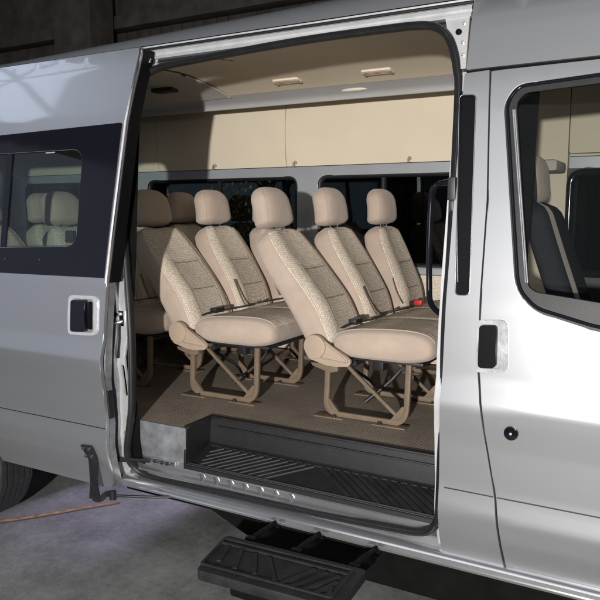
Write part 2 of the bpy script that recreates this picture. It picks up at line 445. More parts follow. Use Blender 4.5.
# rubber seal round the doorway
SEAL = [(-1.567, 2.027), (-1.531, 2.144), (-1.422, 2.202), (-1.2, 2.22), (-0.702, 2.241), (-.34, 2.242), (-0.19, 2.238), (-.125, 2.222), (-.082, 2.188), (-.053, 2.135), (-.034, 2.06), (-0.022, 1.953), (-0.006, 1.428), (-0.006, 1.15),
        (-0.011, 0.519), (-0.028, 0.424), (-0.083, 0.369), (-0.226, 0.352), (-0.632, 0.334), (-1.157, 0.322), (-1.43, .320), (-1.515, 0.355), (-1.530, 0.43), (-1.5, 0.552), (-1.47, 0.702),
        (-1.46, 1.031), (-1.516, 1.388), (-1.571, 1.614), (-1.583, 1.843)]
SP = smooth_path([(x, side(z) + (.030 if z < 2.0 else .030 - .022 * min(1, (z - 2.0) / .12)), z) for x, z in SEAL], True, 6)
bm = tube_bm(bmesh.new(), SP, .0155, .022, True, 12)
link('door_seal', bm, 'rubber', van, ang=60)
bm = tube_bm(bmesh.new(), [p + Vector((0, -.014, 0)) for p in SP], .006, .012, True, 8)
link('seal_lip', bm, 'rubber', van, ang=60)

# rear body side behind the opened door, window hole, wheel arch
def arch(cx, r, z0=.26, n=14):
    return [(cx + r * math.cos(PI - PI * i / n), max(z0, .36 + r * math.sin(PI - PI * i / n))) for i in range(n + 1)]
wx = -2.66
rear_out = [(-4.55, .30)] + [(wx - .44, .30)] + [(wx + .44 * math.cos(PI - PI * i / 14), .36 + .44 * math.sin(PI - PI * i / 14)) for i in range(15)] + [(wx + .44, .30), (-1.66, .25), (-1.64, .9), (-1.64, 1.2), (-1.70, 1.6), (-1.66, 2.0), (-1.64, 2.31), (-4.55, 2.31)]
rw = rp([(-2.98, 1.33), (-1.73, 1.35), (-1.75, 1.86), (-2.98, 1.86)], .07)
rw2 = rp([(-4.35, 1.33), (-3.15, 1.33), (-3.15, 1.86), (-4.35, 1.86)], .07)
panel('rear_side', rear_out, sideoff(.0), 'paint', van, holes=[rw, rw2], thick=.03)
panel('side_window', rp([(-3.0, 1.31), (-1.71, 1.33), (-1.73, 1.88), (-3.0, 1.88)], .08), sideoff(.031), 'glass', van, thick=.003, bev=0)
panel('side_window', rp([(-4.37, 1.31), (-3.13, 1.31), (-3.13, 1.88), (-4.37, 1.88)], .08), sideoff(.031), 'glass', van, thick=.003, bev=0)
# jamb of the rear pillar (bright metal, latch, holes)
jo = [(-1.66, .25), (-1.58, .30), (-1.545, .36), (-1.552, .44), (-1.52, .56), (-1.488, .70), (-1.478, 1.03), (-1.532, 1.388), (-1.585, 1.614), (-1.60, 1.85), (-1.585, 2.03), (-1.55, 2.15), (-1.45, 2.225), (-1.45, 2.26), (-1.68, 2.26), (-1.70, 1.6), (-1.66, 1.2), (-1.65, .9)]
hole = rp([(-1.512, .72), (-1.490, .72), (-1.488, .87), (-1.508, .87)], .010, 4)
tri = [(-1.520, .590), (-1.500, .592), (-1.510, .622)]
cir = [(-1.521 + .013 * math.cos(a * PI / 8), .532 + .015 * math.sin(a * PI / 8)) for a in range(16)]
panel('rear_pillar_jamb', jo, sideoff(.026), 'bare', van, holes=[hole, tri, cir], thick=.012, bev=.002)
panel('jamb_backing', [(-1.70, .3), (-1.47, .3), (-1.47, 1.3), (-1.55, 2.2), (-1.70, 2.2)], sideoff(.055), 'dark', van, thick=.004)
panel('jamb_ridge', rp([(-1.578, .40), (-1.556, .46), (-1.548, .66), (-1.530, .80), (-1.530, 1.10), (-1.56, 1.36), (-1.585, 1.36), (-1.585, 1.0), (-1.592, .5)], .01, 3), sideoff(.010), 'plate', van, thick=.014)
panel('jamb_strip', rp([(-1.522, .90), (-1.510, .90), (-1.518, 1.08), (-1.530, 1.08)], .004, 3), sideoff(.020), 'rubber', van, thick=.006)
panel('jamb_cover', rp([(-1.585, 1.27), (-1.535, 1.27), (-1.565, 1.49), (-1.61, 1.49)], .01, 3), sideoff(.012), 'plate', van, thick=.014)
bm = bmesh.new(); box_bm(bm, (-1.575, .008, 1.262), (-1.525, .032, 1.302), .005); box_bm(bm, (-1.568, -.010, 1.275), (-1.54, .01, 1.30), .004); disc_bm(bm, (-1.555, 1.318), .018, .0, .03)
link('door_buffer', bm, 'plastic', van)
bm = bmesh.new()
box_bm(bm, (-1.565, .006, 1.045), (-1.495, .030, 1.115), .004); disc_bm(bm, (-1.528, 1.10), .012, -.012, .01); tube_bm(bm, [(-1.545, .0, 1.066), (-1.515, -.026, 1.064), (-1.492, -.008, 1.070)], .007, sm=4)
link('striker', bm, 'chrome', van)
bm = bmesh.new(); disc_bm(bm, (-1.548, 1.10), .010, -.004, .014); disc_bm(bm, (-1.548, 1.075), .007, -.004, .014)
link('striker_bolt', bm, 'plastic', van)
panel('jamb_black_strip', [(-1.61, 1.44), (-1.575, 1.44), (-1.606, 1.63), (-1.618, 1.85), (-1.604, 2.04), (-1.575, 2.16), (-1.50, 2.225), (-1.52, 2.25), (-1.64, 2.25), (-1.65, 1.6)], sideoff(.018), 'slotblack', van, thick=.006)
# top corner roller
bm = bmesh.new(); disc_bm(bm, (-1.468, 2.232), .014, .155, .19); disc_bm(bm, (-1.495, 2.212), .011, .15, .19); box_bm(bm, (-1.53, .16, 2.16), (-1.50, .19, 2.20), .003); box_bm(bm, (-1.52, .165, 2.225), (-1.44, .175, 2.243), .003)
link('upper_roller', bm, 'chrome', van)
bm = bmesh.new(); disc_bm(bm, (-1.468, 2.232), .008, .150, .16); disc_bm(bm, (-1.495, 2.212), .006, .145, .16); box_bm(bm, (-1.545, .15, 2.185), (-1.515, .17, 2.245), .003)
link('roller_mount', bm, 'plastic', van)
# corner gusset at the front end of the rail
panel('rail_gusset', rp([(-.10, 2.262), (-.008, 2.255), (-.002, 2.06), (-.022, 2.06), (-.05, 2.15), (-.085, 2.21)], .006, 3), sideoff(.012), 'bare', van, thick=.01)
bm = bmesh.new(); disc_bm(bm, (-.040, 2.195), .011, side(2.195) + .004, side(2.195) + .014)
link('gusset_hole', bm, 'dark', van)
for (x, z) in ((-.022, 2.155), (-.016, 2.11), (-.024, 2.225)):
    bm = bmesh.new(); disc_bm(bm, (x, z), .006, side(z) + .006, side(z) + .016); link('bolt', bm, 'chrome', van)

# ------------------------------------------------------------------ sliding door, pushed back along the rear side
DO = -.09
dtop = 2.285
sd_out = [(-2.93, .285), (-2.30, .262)] + [(-1.60, .262), (-1.572, .30), (-1.548, .40), (-1.531, .50), (-1.526, .60), (-1.522, .80), (-1.512, 1.0), (-1.500, 1.25), (-1.493, 1.45), (-1.482, 1.7), (-1.474, 1.953), (-1.462, 2.10), (-1.448, 2.25), (-1.455, dtop), (-2.93, dtop)]
# wheel arch cut-out along the lower rear
sd_out = [(-2.93, .80), (-2.86, .78), (-2.72, .60), (-2.56, .40), (-2.50, .262)] + sd_out[2:]
dw = rp([(-2.88, 1.345), (-1.685, 1.385), (-1.70, 1.865), (-2.88, 1.865)], .075, 8)
sdoor = panel('sliding_door', sd_out, sideoff(DO), 'paint', van, holes=[dw], thick=.018)
band = rp([(-2.93, 1.262), (-1.513, 1.272), (-1.493, 1.951), (-2.93, 1.925)], [.0, .003, .012, 0], 3)
dw2 = rp([(-2.86, 1.365), (-1.70, 1.405), (-1.715, 1.845), (-2.86, 1.845)], .07, 8)
panel('window_surround', band, sideoff(DO - .004), 'blackgloss', sdoor, holes=[dw2], thick=.004, bev=.001)
gl = panel('door_window', rp([(-2.87, 1.35), (-1.69, 1.39), (-1.705, 1.86), (-2.87, 1.86)], .07, 8), sideoff(DO + .006), 'glass', sdoor, thick=.003, bev=0)
ring_tube('window_seal', dw2, DO - .002, .0016, 'plate', sdoor)
panel('window_divider', [(-2.215, 1.36), (-2.175, 1.36), (-2.195, 1.86), (-2.235, 1.86)], sideoff(DO - .001), 'blackgloss', sdoor, thick=.006)
panel('window_catch', rp([(-1.79, 1.42), (-1.74, 1.42), (-1.745, 1.475), (-1.795, 1.475)], .008, 3), sideoff(DO + .012), 'plastic', sdoor, thick=.02)
for x, z in ((-1.93, 1.338), (-2.17, 1.335)):
    bm = bmesh.new(); disc_bm(bm, (x, z), .0018, side(z) + DO - .006, side(z) + DO - .002, 10, 0); link('trim_clip', bm, 'trim', sdoor)
panel('vent_label', rp([(-1.96, 1.833), (-1.90, 1.834), (-1.90, 1.840), (-1.96, 1.839)], .002, 2), sideoff(DO - .001), 'trim', sdoor, thick=.002, bev=0)
# folded leading edge + black weather strip
def edge_strip(name, pts, m, parent, dy0, dy1, wdt):
    bm = bmesh.new(); prev = None
    for x, z in pts:
        y = side(z)
        cur = [bm.verts.new(c) for c in ((x, y + dy0, z), (x + wdt, y + dy0 + .004, z), (x + wdt, y + dy1, z), (x, y + dy1, z))]
        if prev:
            for j in range(4): bm.faces.new((prev[j], prev[(j + 1) % 4], cur[(j + 1) % 4], cur[j]))
        else: bm.faces.new(cur)
        prev = cur
    bm.faces.new(prev[::-1]); return link(name, bm, m, parent, ang=40)
EDG = [(-1.60, .265), (-1.572, .30), (-1.548, .40), (-1.531, .50), (-1.526, .60), (-1.522, .80), (-1.512, 1.0), (-1.500, 1.25), (-1.493, 1.45), (-1.482, 1.7), (-1.474, 1.953), (-1.462, 2.10), (-1.448, 2.25), (-1.452, 2.28)]
edge_strip('door_edge', [(x - .014, z) for x, z in EDG], 'plate', sdoor, DO + .017, DO + .062, .010)
edge_strip('weather_strip', [(x - .008, z) for x, z in EDG if z > 1.24], 'slotblack', sdoor, DO + .014, DO + .085, .012)
edge_strip('bright_edge', [(x - .0055, z) for x, z in EDG if z > 1.24], 'chrome', sdoor, DO - .0045, DO + .004, .007)
edge_strip('edge_buffer', [(x - .008, z) for x, z in [(-1.527, .63), (-1.525, .70), (-1.5235, .76)]], 'rubber', sdoor, DO + .018, DO + .05, .014)
panel('door_inner', [(-2.9, .82), (-2.80, .72), (-2.64, .50), (-2.52, .29), (-1.63, .29), (-1.58, .45), (-1.55, .8), (-1.53, 1.25), (-1.50, 1.9), (-1.48, 2.25), (-2.9, 2.25)], sideoff(DO + .045), 'darkplastic', sdoor,
      holes=[rp([(-2.88, 1.33), (-1.665, 1.37), (-1.68, 1.88), (-2.88, 1.88)], .075, 8)], thick=.012)
# handle: silver bezel, black recess and pull
bez = rp([(-1.727, 1.006), (-1.543, 1.016), (-1.545, 1.192), (-1.727, 1.186)], .028, 6)
hin = rp([(-1.700, 1.022), (-1.566, 1.028), (-1.570, 1.176), (-1.702, 1.172)], .018, 5)
panel('handle_bezel', bez, sideoff(DO - .007), 'bare', sdoor, holes=[hin], thick=.010)
panel('handle_recess', hin, sideoff(DO - .002), 'plate', sdoor, thick=.004, bev=0)
panel('handle', rp([(-1.690, 1.026), (-1.602, 1.030), (-1.606, 1.172), (-1.690, 1.168)], .014, 5), sideoff(DO - .026), 'blackgloss', sdoor, thick=.024, bev=.006)
panel('handle_slot', rp([(-1.600, 1.04), (-1.575, 1.04), (-1.578, 1.165), (-1.602, 1.165)], .008, 3), sideoff(DO - .005), 'dark', sdoor, thick=.002, bev=0)
# lower crease strip
bm = bmesh.new(); tube_bm(bm, [(-2.34, side(.587) + DO + .0002, .587), (-1.532, side(.587) + DO + .0002, .587)], .0026, .0016, n=8)
link('crease_line', bm, 'plastic', sdoor)
# guide arm with roller
bm = bmesh.new(); F_ = lambda x, z, d: (x, side(z) + DO + d, z)
arm = [(-1.685, .492), (-1.612, .497), (-1.600, .44), (-1.605, .30), (-1.592, .235), (-1.662, .230), (-1.650, .30), (-1.655, .42)]
bm = panel_bm(rp(arm, .008, 3), lambda x, z: side(max(z, .42)) + DO - .012, .008, gz=.03)
link('guide_arm', bm, 'steel_black', sdoor)
bm = bmesh.new(); y_ = side(.42) + DO
tube_bm(bm, [(-1.635, y_ - .006, .236), (-1.60, y_ - .002, .234), (-1.572, y_ + .012, .262), (-1.535, y_ + .01, .268)], .013, .009, sm=4, square=True)
tube_bm(bm, [(-1.53, y_ + .01, .245), (-1.53, y_ + .01, .285)], .016, n=14)
link('guide_elbow', bm, 'steel_black', sdoor)
for x, z in ((-1.668, .476), (-1.630, .480), (-1.664, .436), (-1.624, .442)):
    bm = bmesh.new(); disc_bm(bm, (x, z), .0075, side(z) + DO - .019, side(z) + DO - .010, 12); link('rivet_and_glint', bm, 'chrome', sdoor)
tube('guide_rod', [(-1.53, y_ + .012, .262), (-1.36, .03, .256), (-1.22, .13, .252)], .0065, 'steel_black', van, sm=3)
tube('track_arm', [(-1.64, .01, .40), (-1.58, .03, .398), (-1.50, .05, .402), (-1.42, .07, .408)], .010, 'steel_black', van, sm=3, square=True)

# ------------------------------------------------------------------ cab door
win = rp([(.166, 1.945), (.196, 1.985), (1.00, 2.02), (1.00, 1.215), (.50, 1.212), (.300, 1.262), (.262, 1.31), (.246, 1.338)], [.03, .02, .02, .0, .03, .03, .03, .02], 5)
cd_out = [(.222, .315), (.196, .575), (.155, .824), (.127, 1.02), (.121, 1.2), (.121, 1.265), (.119, 1.6), (.101, 1.9), (.092, 2.040), (1.05, 2.052), (1.05, .315)]
win_o = rp([(.145, 1.925), (.185, 1.985), (1.02, 2.035), (1.02, 1.180), (.50, 1.185), (.300, 1.238), (.245, 1.29), (.225, 1.338)], [.04, .03, .02, .0, .05, .03, .03, .02], 6)
cdoor = panel('cab_door', cd_out, sideoff(.0), 'paint', van, holes=[win_o], thick=.02)
glc = rp([(.187, 1.925), (.215, 1.955), (1.0, 1.995), (1.0, 1.262), (.491, 1.278), (.295, 1.300), (.270, 1.318)], [.02, .015, 0, 0, .0, .015, .012], 5)
panel('window_rubber', win_o, sideoff(-.001), 'rubber', cdoor, holes=[glc], thick=.02, bev=.004)
ring_tube('window_bead', rp([(.156, 1.925), (.190, 1.978), (1.01, 2.025), (1.01, 1.200), (.50, 1.200), (.300, 1.250), (.250, 1.30), (.236, 1.338)], [.04, .03, .02, .0, .05, .03, .03, .02], 6), -.002, .006, 'blackgloss', cdoor)
ring_tube('window_channel', [(.178, 1.90), (.262, 1.33), (.268, 1.33), (.184, 1.90)], -.002, .0032, 'plate', cdoor)
panel('window_pane', rp([(.17, 1.97), (1.01, 2.02), (1.01, 1.24), (.26, 1.28)], .0), sideoff(.012), 'cabglass', cdoor, thick=.003, bev=0)
cb = rp([(.118, 1.022), (.222, 1.030), (.213, 1.206), (.115, 1.198)], [.01, .03, .028, .01], 6)
panel('handle_bezel', cb, sideoff(-.008), 'plate', cdoor, holes=[rp([(.124, 1.036), (.200, 1.042), (.194, 1.192), (.122, 1.188)], .014, 4)], thick=.01)
panel('handle_recess', rp([(.124, 1.036), (.200, 1.042), (.194, 1.192), (.122, 1.188)], .014, 4), sideoff(-.001), 'plate', cdoor, thick=.003, bev=0)
panel('handle', rp([(.128, 1.042), (.186, 1.046), (.182, 1.186), (.126, 1.184)], .014, 5), sideoff(-.030), 'slotblack', cdoor, thick=.028, bev=.008)
bm = bmesh.new(); disc_bm(bm, (.244, .831), .0235, -.042, -.018, 28, .004); link('lock', bm, 'blackgloss', cdoor)
bm = bmesh.new(); disc_bm(bm, (.244, .831), .0045, -.045, -.040, 16, .001); link('lock_cylinder', bm, 'trim', cdoor)
for X0, X1, nm in ((.012, .186, 'pillar_crease'), (.198, 1.05, 'crease_line')):
    bm = bmesh.new(); tube_bm(bm, [(X0, side(.587) + .0002, .587), (X1, side(.587) + .0002, .587)], .0026, .0016, n=8); link(nm, bm, 'plastic', van if X0 < .1 else cdoor)
# front part beyond the frame: wing, bonnet side, windscreen pillar
panel('front_wing', [(1.058, .32), (1.9, .32), (1.95, .7), (1.85, 1.05), (1.058, 1.25)], lambda x, z: side(z) + .25 * max(0, x - 1.3) ** 2, 'paint', van, thick=.02)
panel('front_pillar', [(1.058, 1.27), (1.60, 1.12), (1.64, 1.15), (1.12, 2.05), (1.058, 2.33)], lambda x, z: side(z) + .02 + .25 * max(0, x - 1.3) ** 2, 'paint', van, thick=.05)

# ------------------------------------------------------------------ body inside
# far wall with two windows
fw = [rp([(-1.50, 1.215), (-.40, 1.215), (-.40, 1.80), (-1.50, 1.80)], .07), rp([(-3.0, 1.215), (-1.665, 1.215), (-1.665, 1.80), (-3.0, 1.80)], .07),
      rp([(-4.4, 1.215), (-3.15, 1.215), (-3.15, 1.80), (-4.4, 1.80)], .07), rp([(.12, 1.20), (1.0, 1.20), (.95, 1.80), (.12, 1.80)], .07)]
far = lambda x, z: 1.90
panel('far_side_trim', [(-4.6, 1.165), (1.05, 1.165), (1.05, 1.865), (-4.6, 1.865)], far, 'trim', van, holes=fw, thick=.05, gz=0, bev=.012)
for i, h in enumerate(fw):
    bm = bmesh.new(); loop = dens(h, .06); tube_bm(bm, [(x, 1.925, z) for x, z in loop], .020, .026, True, 8)
    f = link('far_window_frame', bm, 'rubber', van, ang=60)
    xa = min(p[0] for p in h); xb = max(p[0] for p in h)
    box('far_window_glass', (xa - .01, 1.935, 1.19), (xb + .01, 1.938, 1.82), 'darkglass', f, 0)
    for q in ((.5,) if i else (.42, .97)): box('glass_divider', (xa + (xb - xa) * q - .012, 1.918, 1.2), (xa + (xb - xa) * q + .012, 1.934, 1.81), 'rubber', f, .003)
panel('far_lower_panel', [(-4.6, .60), (1.05, .60), (1.05, 1.163), (-4.6, 1.163)], lambda x, z: 1.885, 'pattern', van, thick=.03, gz=0)
sheet('far_ledge', [(1.905, 1.215), (1.875, 1.212), (1.868, 1.20), (1.868, 1.172), (1.885, 1.165)], -4.6, 1.05, 'trim', van, nx=4)
# upper beige panels between seams
for a, b in ((-4.6, -2.86), (-2.854, -1.733), (-1.727, .10), (.106, 1.05)):
    panel('upper_wall_panel', rp([(a, 1.868), (b, 1.868), (b, 2.31), (a, 2.31)], .004, 2), lambda x, z: 1.872 - .02 * math.sin((z - 1.868) / .44 * PI), 'liner', van, thick=.01, gz=.06, gx=.5, bev=.003)
for x in (-2.321, -1.652, -.834):
    bm = bmesh.new(); disc_bm(bm, (x, 1.892), .010, 1.846, 1.866, 12); tube_bm(bm, [(x, 1.850, 1.90), (x, 1.828, 1.886), (x, 1.832, 1.868), (x, 1.846, 1.866)], .005, sm=3)
    link('coat_hook', bm, 'beigeplastic', van)
# headliner
hl = [(.235, 2.256), (.28, 2.268), (.4, 2.292), (.7, 2.33), (.90, 2.342), (1.05, 2.335), (1.20, 2.318), (1.32, 2.298), (1.39, 2.282)]
cv = [(1.388, 2.281), (1.43, 2.268), (1.47, 2.252), (1.49, 2.238), (1.50, 2.226), (1.515, 2.220), (1.60, 2.238), (1.88, 2.305)]
sheet('headliner', smooth2 := [(p.y, p.z) for p in smooth_path([(0, y, z) for y, z in hl], False, 4)], -1.86, 1.0, 'liner', van)
sheet('ceiling_cove', [(p.y, p.z) for p in smooth_path([(0, y, z) for y, z in cv], False, 4)], -4.6, 1.05, 'cove', van)
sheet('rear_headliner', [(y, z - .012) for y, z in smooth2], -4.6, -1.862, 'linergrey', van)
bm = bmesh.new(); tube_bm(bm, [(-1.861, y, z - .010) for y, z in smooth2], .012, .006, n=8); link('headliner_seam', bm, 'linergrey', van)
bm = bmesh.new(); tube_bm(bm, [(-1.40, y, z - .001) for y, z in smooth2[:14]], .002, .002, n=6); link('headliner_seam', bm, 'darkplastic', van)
def on_ceiling(y): 
    return interp(hl, y)
def vent(x, y, name, ma, mb, wx_=.085, wy=.035):
    z = on_ceiling(y); sl = (on_ceiling(y + .03) - on_ceiling(y - .03)) / .06; R = Matrix.Rotation(math.atan(sl), 3, 'X')
    bm = bmesh.new(); pts = rp([(-wx_, -wy), (wx_, -wy), (wx_, wy), (-wx_, wy)], .012, 3)
    b = ext_bm(bm, pts, -.010, .004, .003, 'xy')
    for v in b.verts: v.co = R @ v.co + Vector((x, y, z))
    o = link(name, b, ma, van)
    for k in (-1, 0, 1):
        b = bmesh.new(); box_bm(b, (-wx_ * .8, k * wy * .5 - .005, -.013), (wx_ * .8, k * wy * .5 + .004, -.008), .001)
        for v in b.verts: v.co = R @ v.co + Vector((x, y, z))
        link('vent_slat', b, mb, o)
    for s in (-1, 1):
        b = bmesh.new(); box_bm(b, (s * wx_ * .88 - .008, -wy * .7, -.016), (s * wx_ * .88 + .008, wy * .7, -.008), .003)
        for v in b.verts: v.co = R @ v.co + Vector((x, y, z))
        link('vent_knob', b, mb, o)
vent(-.80, 1.25, 'air_vent', 'liner', 'beigeplastic'); vent(-1.36, 1.25, 'air_vent', 'liner', 'beigeplastic')
for o_ in (vent,): pass
def vent2(x, y):
    z = on_ceiling(y) - .012; bm = bmesh.new(); ext_bm(bm, rp([(x - .085, y - .045), (x + .085, y - .045), (x + .085, y + .045), (x - .085, y + .045)], .03, 4), z - .016, z + .02, .004, 'xy')
    o = link('rear_air_vent', bm, 'beam', van)
    b = bmesh.new()
    for k in range(5): box_bm(b, (x - .06 + k * .026, y - .03, z - .019), (x - .048 + k * .026, y + .03, z - .015), .001)
    link('vent_slat', b, 'plastic', o)
vent2(-2.18, 1.15)
bm = bmesh.new(); bmesh.ops.create_uvsphere(bm, u_segments=24, v_segments=12, radius=1)
for v in bm.verts: v.co = Vector((v.co.x * .085 - 1.03, v.co.y * .022 + 1.452, v.co.z * .012 + 2.262))
lamp = link('ceiling_lamp', bm, 'lampglass', van)
# grey ring of headliner edge inside the doorway
sheet('header_inner', [(.222, 2.235), (.230, 2.240), (.236, 2.258), (.24, 2.27)], -1.6, .0, 'rubber', van)
# floor
def floor_bm():
    b = bmesh.new()
    for (xa, ya, xb, yb) in ((-4.6, .086, -1.222, 1.9), (-1.222, .278, -.028, 1.9), (-.028, .086, 1.05, 1.9)):
        box_bm(b, (xa, ya, .565), (xb, yb, .590), 0)
    return b
link('cabin_floor', floor_bm(), 'mat', van, smooth=False)
# step well
well = [(.070, .405), (.072, .422), (.085, .426), (.10, .414), (.247, .470), (.257, .480), (.268, .575), (.274, .590), (.295, .595), (.30, .591)]
sw = sheet('step_well', well, -1.222, -.028, 'darkplastic', van, nx=6, ang=30)
bm = bmesh.new()
ext_bm(bm, [(.072, .41), (.27, .45), (.285, .594), (.085, .594)], -1.225, -1.212, .004, 'yz')
link('well_end', bm, 'darkplastic', sw)
bm = bmesh.new(); ext_bm(bm, [(.10, .41), (.27, .45), (.285, .594), (.10, .594)], -.036, -.024, .004, 'yz'); link('well_end', bm, 'darkplastic', sw)
bm = bmesh.new(); box_bm(bm, (-1.235, .090, .586), (-1.205, .30, .597), .004); box_bm(bm, (-1.235, .270, .588), (-.02, .302, .598), .004)
box_bm(bm, (-1.17, .256, .555), (-.06, .267, .563), .003)
link('well_rim', bm, 'grip', sw)
def chevrons(x0, x1, y0, y1, z, h, n, wd, slant=.8):
    b = bmesh.new(); cx = (x0 + x1) / 2; ln = (y1 - y0)
    for s in (-1, 1):
        for k in range(n):
            xs = cx + s * (.02 + (k) * (x1 - x0) * .5 / n); xe = xs + s * ln * slant
            yA, yB = y1, y0
            lim = x1 - .01 if s > 0 else x0 + .01
            if (xe - lim) * s > 0:
                t = (lim - xs) / (xe - xs); xe = lim; yB = y1 + (y0 - y1) * t
            if abs(xe - xs) < .02: continue
            tube_bm(b, [(xs, yA, z), (xe, yB, z)], wd, h, n=8, up=Vector((0, 0, 1)), square=True)
    return b
tb = chevrons(-1.18, -.06, .112, .236, .412, .005, 13, .008, 1.5)
for v in tb.verts: v.co.z += .004 + (v.co.y - .10) * .381
link('tread', tb, 'grip', sw)
bm = bmesh.new()
for y, z in ((.103, .418), (.242, .469)): tube_bm(bm, [(-1.19, y, z), (-.05, y, z)], .006, .005, n=8, up=Vector((0, 0, 1)))
link('tread_border', bm, 'grip', sw)
# shell bottoms, ends and the outer far side
box('underbody', (-4.55, .14, .30), (1.9, 1.85, .395), 'dark', van, .01)
link('underbody_shade', ext_bm(bmesh.new(), [(-1.50, .301), (-1.0, .10), (-.8, .03), (1.9, .03), (1.9, .301)], .20, 1.80, .01), 'dark', van)  # black wedge added to stand for the shadow beneath the van
box('underbody_rail', (-1.6, .10, .225), (1.05, .14, .30), 'dark', van, .004)
box('subfloor', (-4.55, .10, .53), (-1.24, 1.9, .563), 'dark', van, 0)
box('well_support', (-1.55, .09, .396), (-1.24, 1.9, .53), 'dark', van, 0)
box('rear_wall', (-4.62, .12, .4), (-4.58, 1.9, 2.35), 'trim', van, .01)
panel('far_body_side', [(-4.6, .3), (1.9, .3), (1.9, 1.15), (-4.6, 1.15)], lambda x, z: 1.975, 'paint', van, thick=.01, gz=0)
panel('far_body_side', [(-4.6, 1.83), (1.1, 1.83), (1.0, 2.33), (-4.6, 2.33)], lambda x, z: 1.985 - (z - 1.8) * .10, 'paint', van, thick=.01, gz=.1)
panel('far_cab_door_trim', rp([(.04, .60), (1.04, .60), (1.04, 1.80), (.04, 1.80)], .05), lambda x, z: 1.83, 'plastic', van, holes=[rp([(.13, 1.22), (.98, 1.22), (.98, 1.765), (.13, 1.765)], .06)], thick=.03, gz=0, bev=.008)
link('far_cab_window_frame', tube_bm(bmesh.new(), [(x, 1.825, z) for x, z in dens(rp([(.12, 1.22), (.98, 1.22), (.98, 1.775), (.12, 1.775)], .07), .06)], .022, .02, True, 8), 'blackgloss', van, ang=60)
box('dashboard', (1.0, .12, .75), (1.5, 1.86, 1.20), 'darkplastic', van, .05)
panel('near_inner_lining', [(-4.55, .6), (-1.66, .6), (-1.62, 1.2), (-1.70, 1.32), (-4.55, 1.32)], sideoff(.07), 'linergrey', van, thick=.01)
# cab interior lining behind the window: far pillar, shelf over the seats
panel('cab_wall_lining', rp([(.11, 1.88), (1.04, 1.88), (1.04, 2.28), (.11, 2.28)], .01, 2), lambda x, z: 1.80, 'liner', van, thick=.05, gz=0)
panel('cab_pillar_lining', rp([(-.36, .62), (.10, .62), (.10, 2.28), (-.36, 2.28)], .03, 3), lambda x, z: 1.83 - .03 * math.exp(-((x + .1) / .12) ** 2), 'liner', van, thick=.06, gx=.04, gz=.1, bev=.01)
box('cab_rear_ledge', (-.10, 1.50, 1.77), (.10, 1.80, 1.83), 'linergrey', van, .02)
# wheels
def wheel(x, y0, y1):
    R0 = .34; prof = []
    hw = (y1 - y0) / 2; yc = (y0 + y1) / 2
    # tyre section (radius, y) with tread grooves
    sec = [(.20, -hw * .86), (.25, -hw * 1.0), (.30, -hw * .99), (.328, -hw * .9), (.338, -hw * .80)]
    gr = 5
    for k in range(gr):
        a = -hw * .76 + k * hw * 1.52 / gr; b = a + hw * 1.52 / gr
        sec += [(.340, a), (.340, b - .008), (.330, b - .006), (.330, b - .001)]
    sec += [(.340, hw * .77), (.338, hw * .80), (.328, hw * .9), (.30, hw * .99), (.25, hw), (.20, hw * .86)]
    b = bmesh.new(); n = 72; rings = []
    for i in range(n):
        a = 2 * PI * i / n; rings.append([b.verts.new((r * math.cos(a), yy + (.003 * math.sin(a * 18) if r > .32 else 0), r * math.sin(a))) for r, yy in sec])
    for i in range(n):
        A = rings[i]; B = rings[(i + 1) % n]
        for j in range(len(sec) - 1): b.faces.new((A[j], A[j + 1], B[j + 1], B[j]))
    for v in b.verts: v.co += Vector((x, yc, .201))
    wh = link('wheel', b, 'tyre', van, ang=30)
    b = bmesh.new(); rs = [(.205, -hw * .9), (.19, -hw * .8), (.17, -hw * .4), (.10, -hw * .3), (.06, -hw * .5), (.0001, -hw * .5)]; rings = []
    for i in range(40):
        a = 2 * PI * i / 40; rings.append([b.verts.new((r * math.cos(a), yy, r * math.sin(a))) for r, yy in rs])
    for i in range(40):
        A = rings[i]; B = rings[(i + 1) % 40]
        for j in range(len(rs) - 1): b.faces.new((A[j], A[j + 1], B[j + 1], B[j]))
    for v in b.verts: v.co += Vector((x, yc, .201))
    link('rim', b, 'rim', wh)
    return wh
wheel(-2.70, -.045, .20); wheel(1.55, .06, .26); wheel(-2.67, 1.74, 1.96); wheel(1.55, 1.72, 1.92)
bm = bmesh.new()   # wheel housing
n = 16; vs_ = []
for i in range(n + 1):
    a = PI * i / n; vs_.append([bm.verts.new((-2.66 + .43 * math.cos(a), y, .30 + .43 * math.sin(a))) for y in (.03, .32)])
for A, B in zip(vs_, vs_[1:]): bm.faces.new((A[0], A[1], B[1], B[0]))
bm.faces.new([v[1] for v in vs_])
link('wheel_housing', bm, 'dark', van)

# grab handle on the middle pillar
bm = bmesh.new(); H = [(-.030, .10, 1.665), (-.075, .105, 1.655), (-.096, .11, 1.615), (-.098, .10, 1.45), (-.092, .09, 1.30), (-.080, .075, 1.235), (-.04, .06, 1.20), (-.018, .055, 1.195)]
tube_bm(bm, H, .0105, .014, n=12, sm=5)
gh = link('grab_handle', bm, 'blackgloss', van)

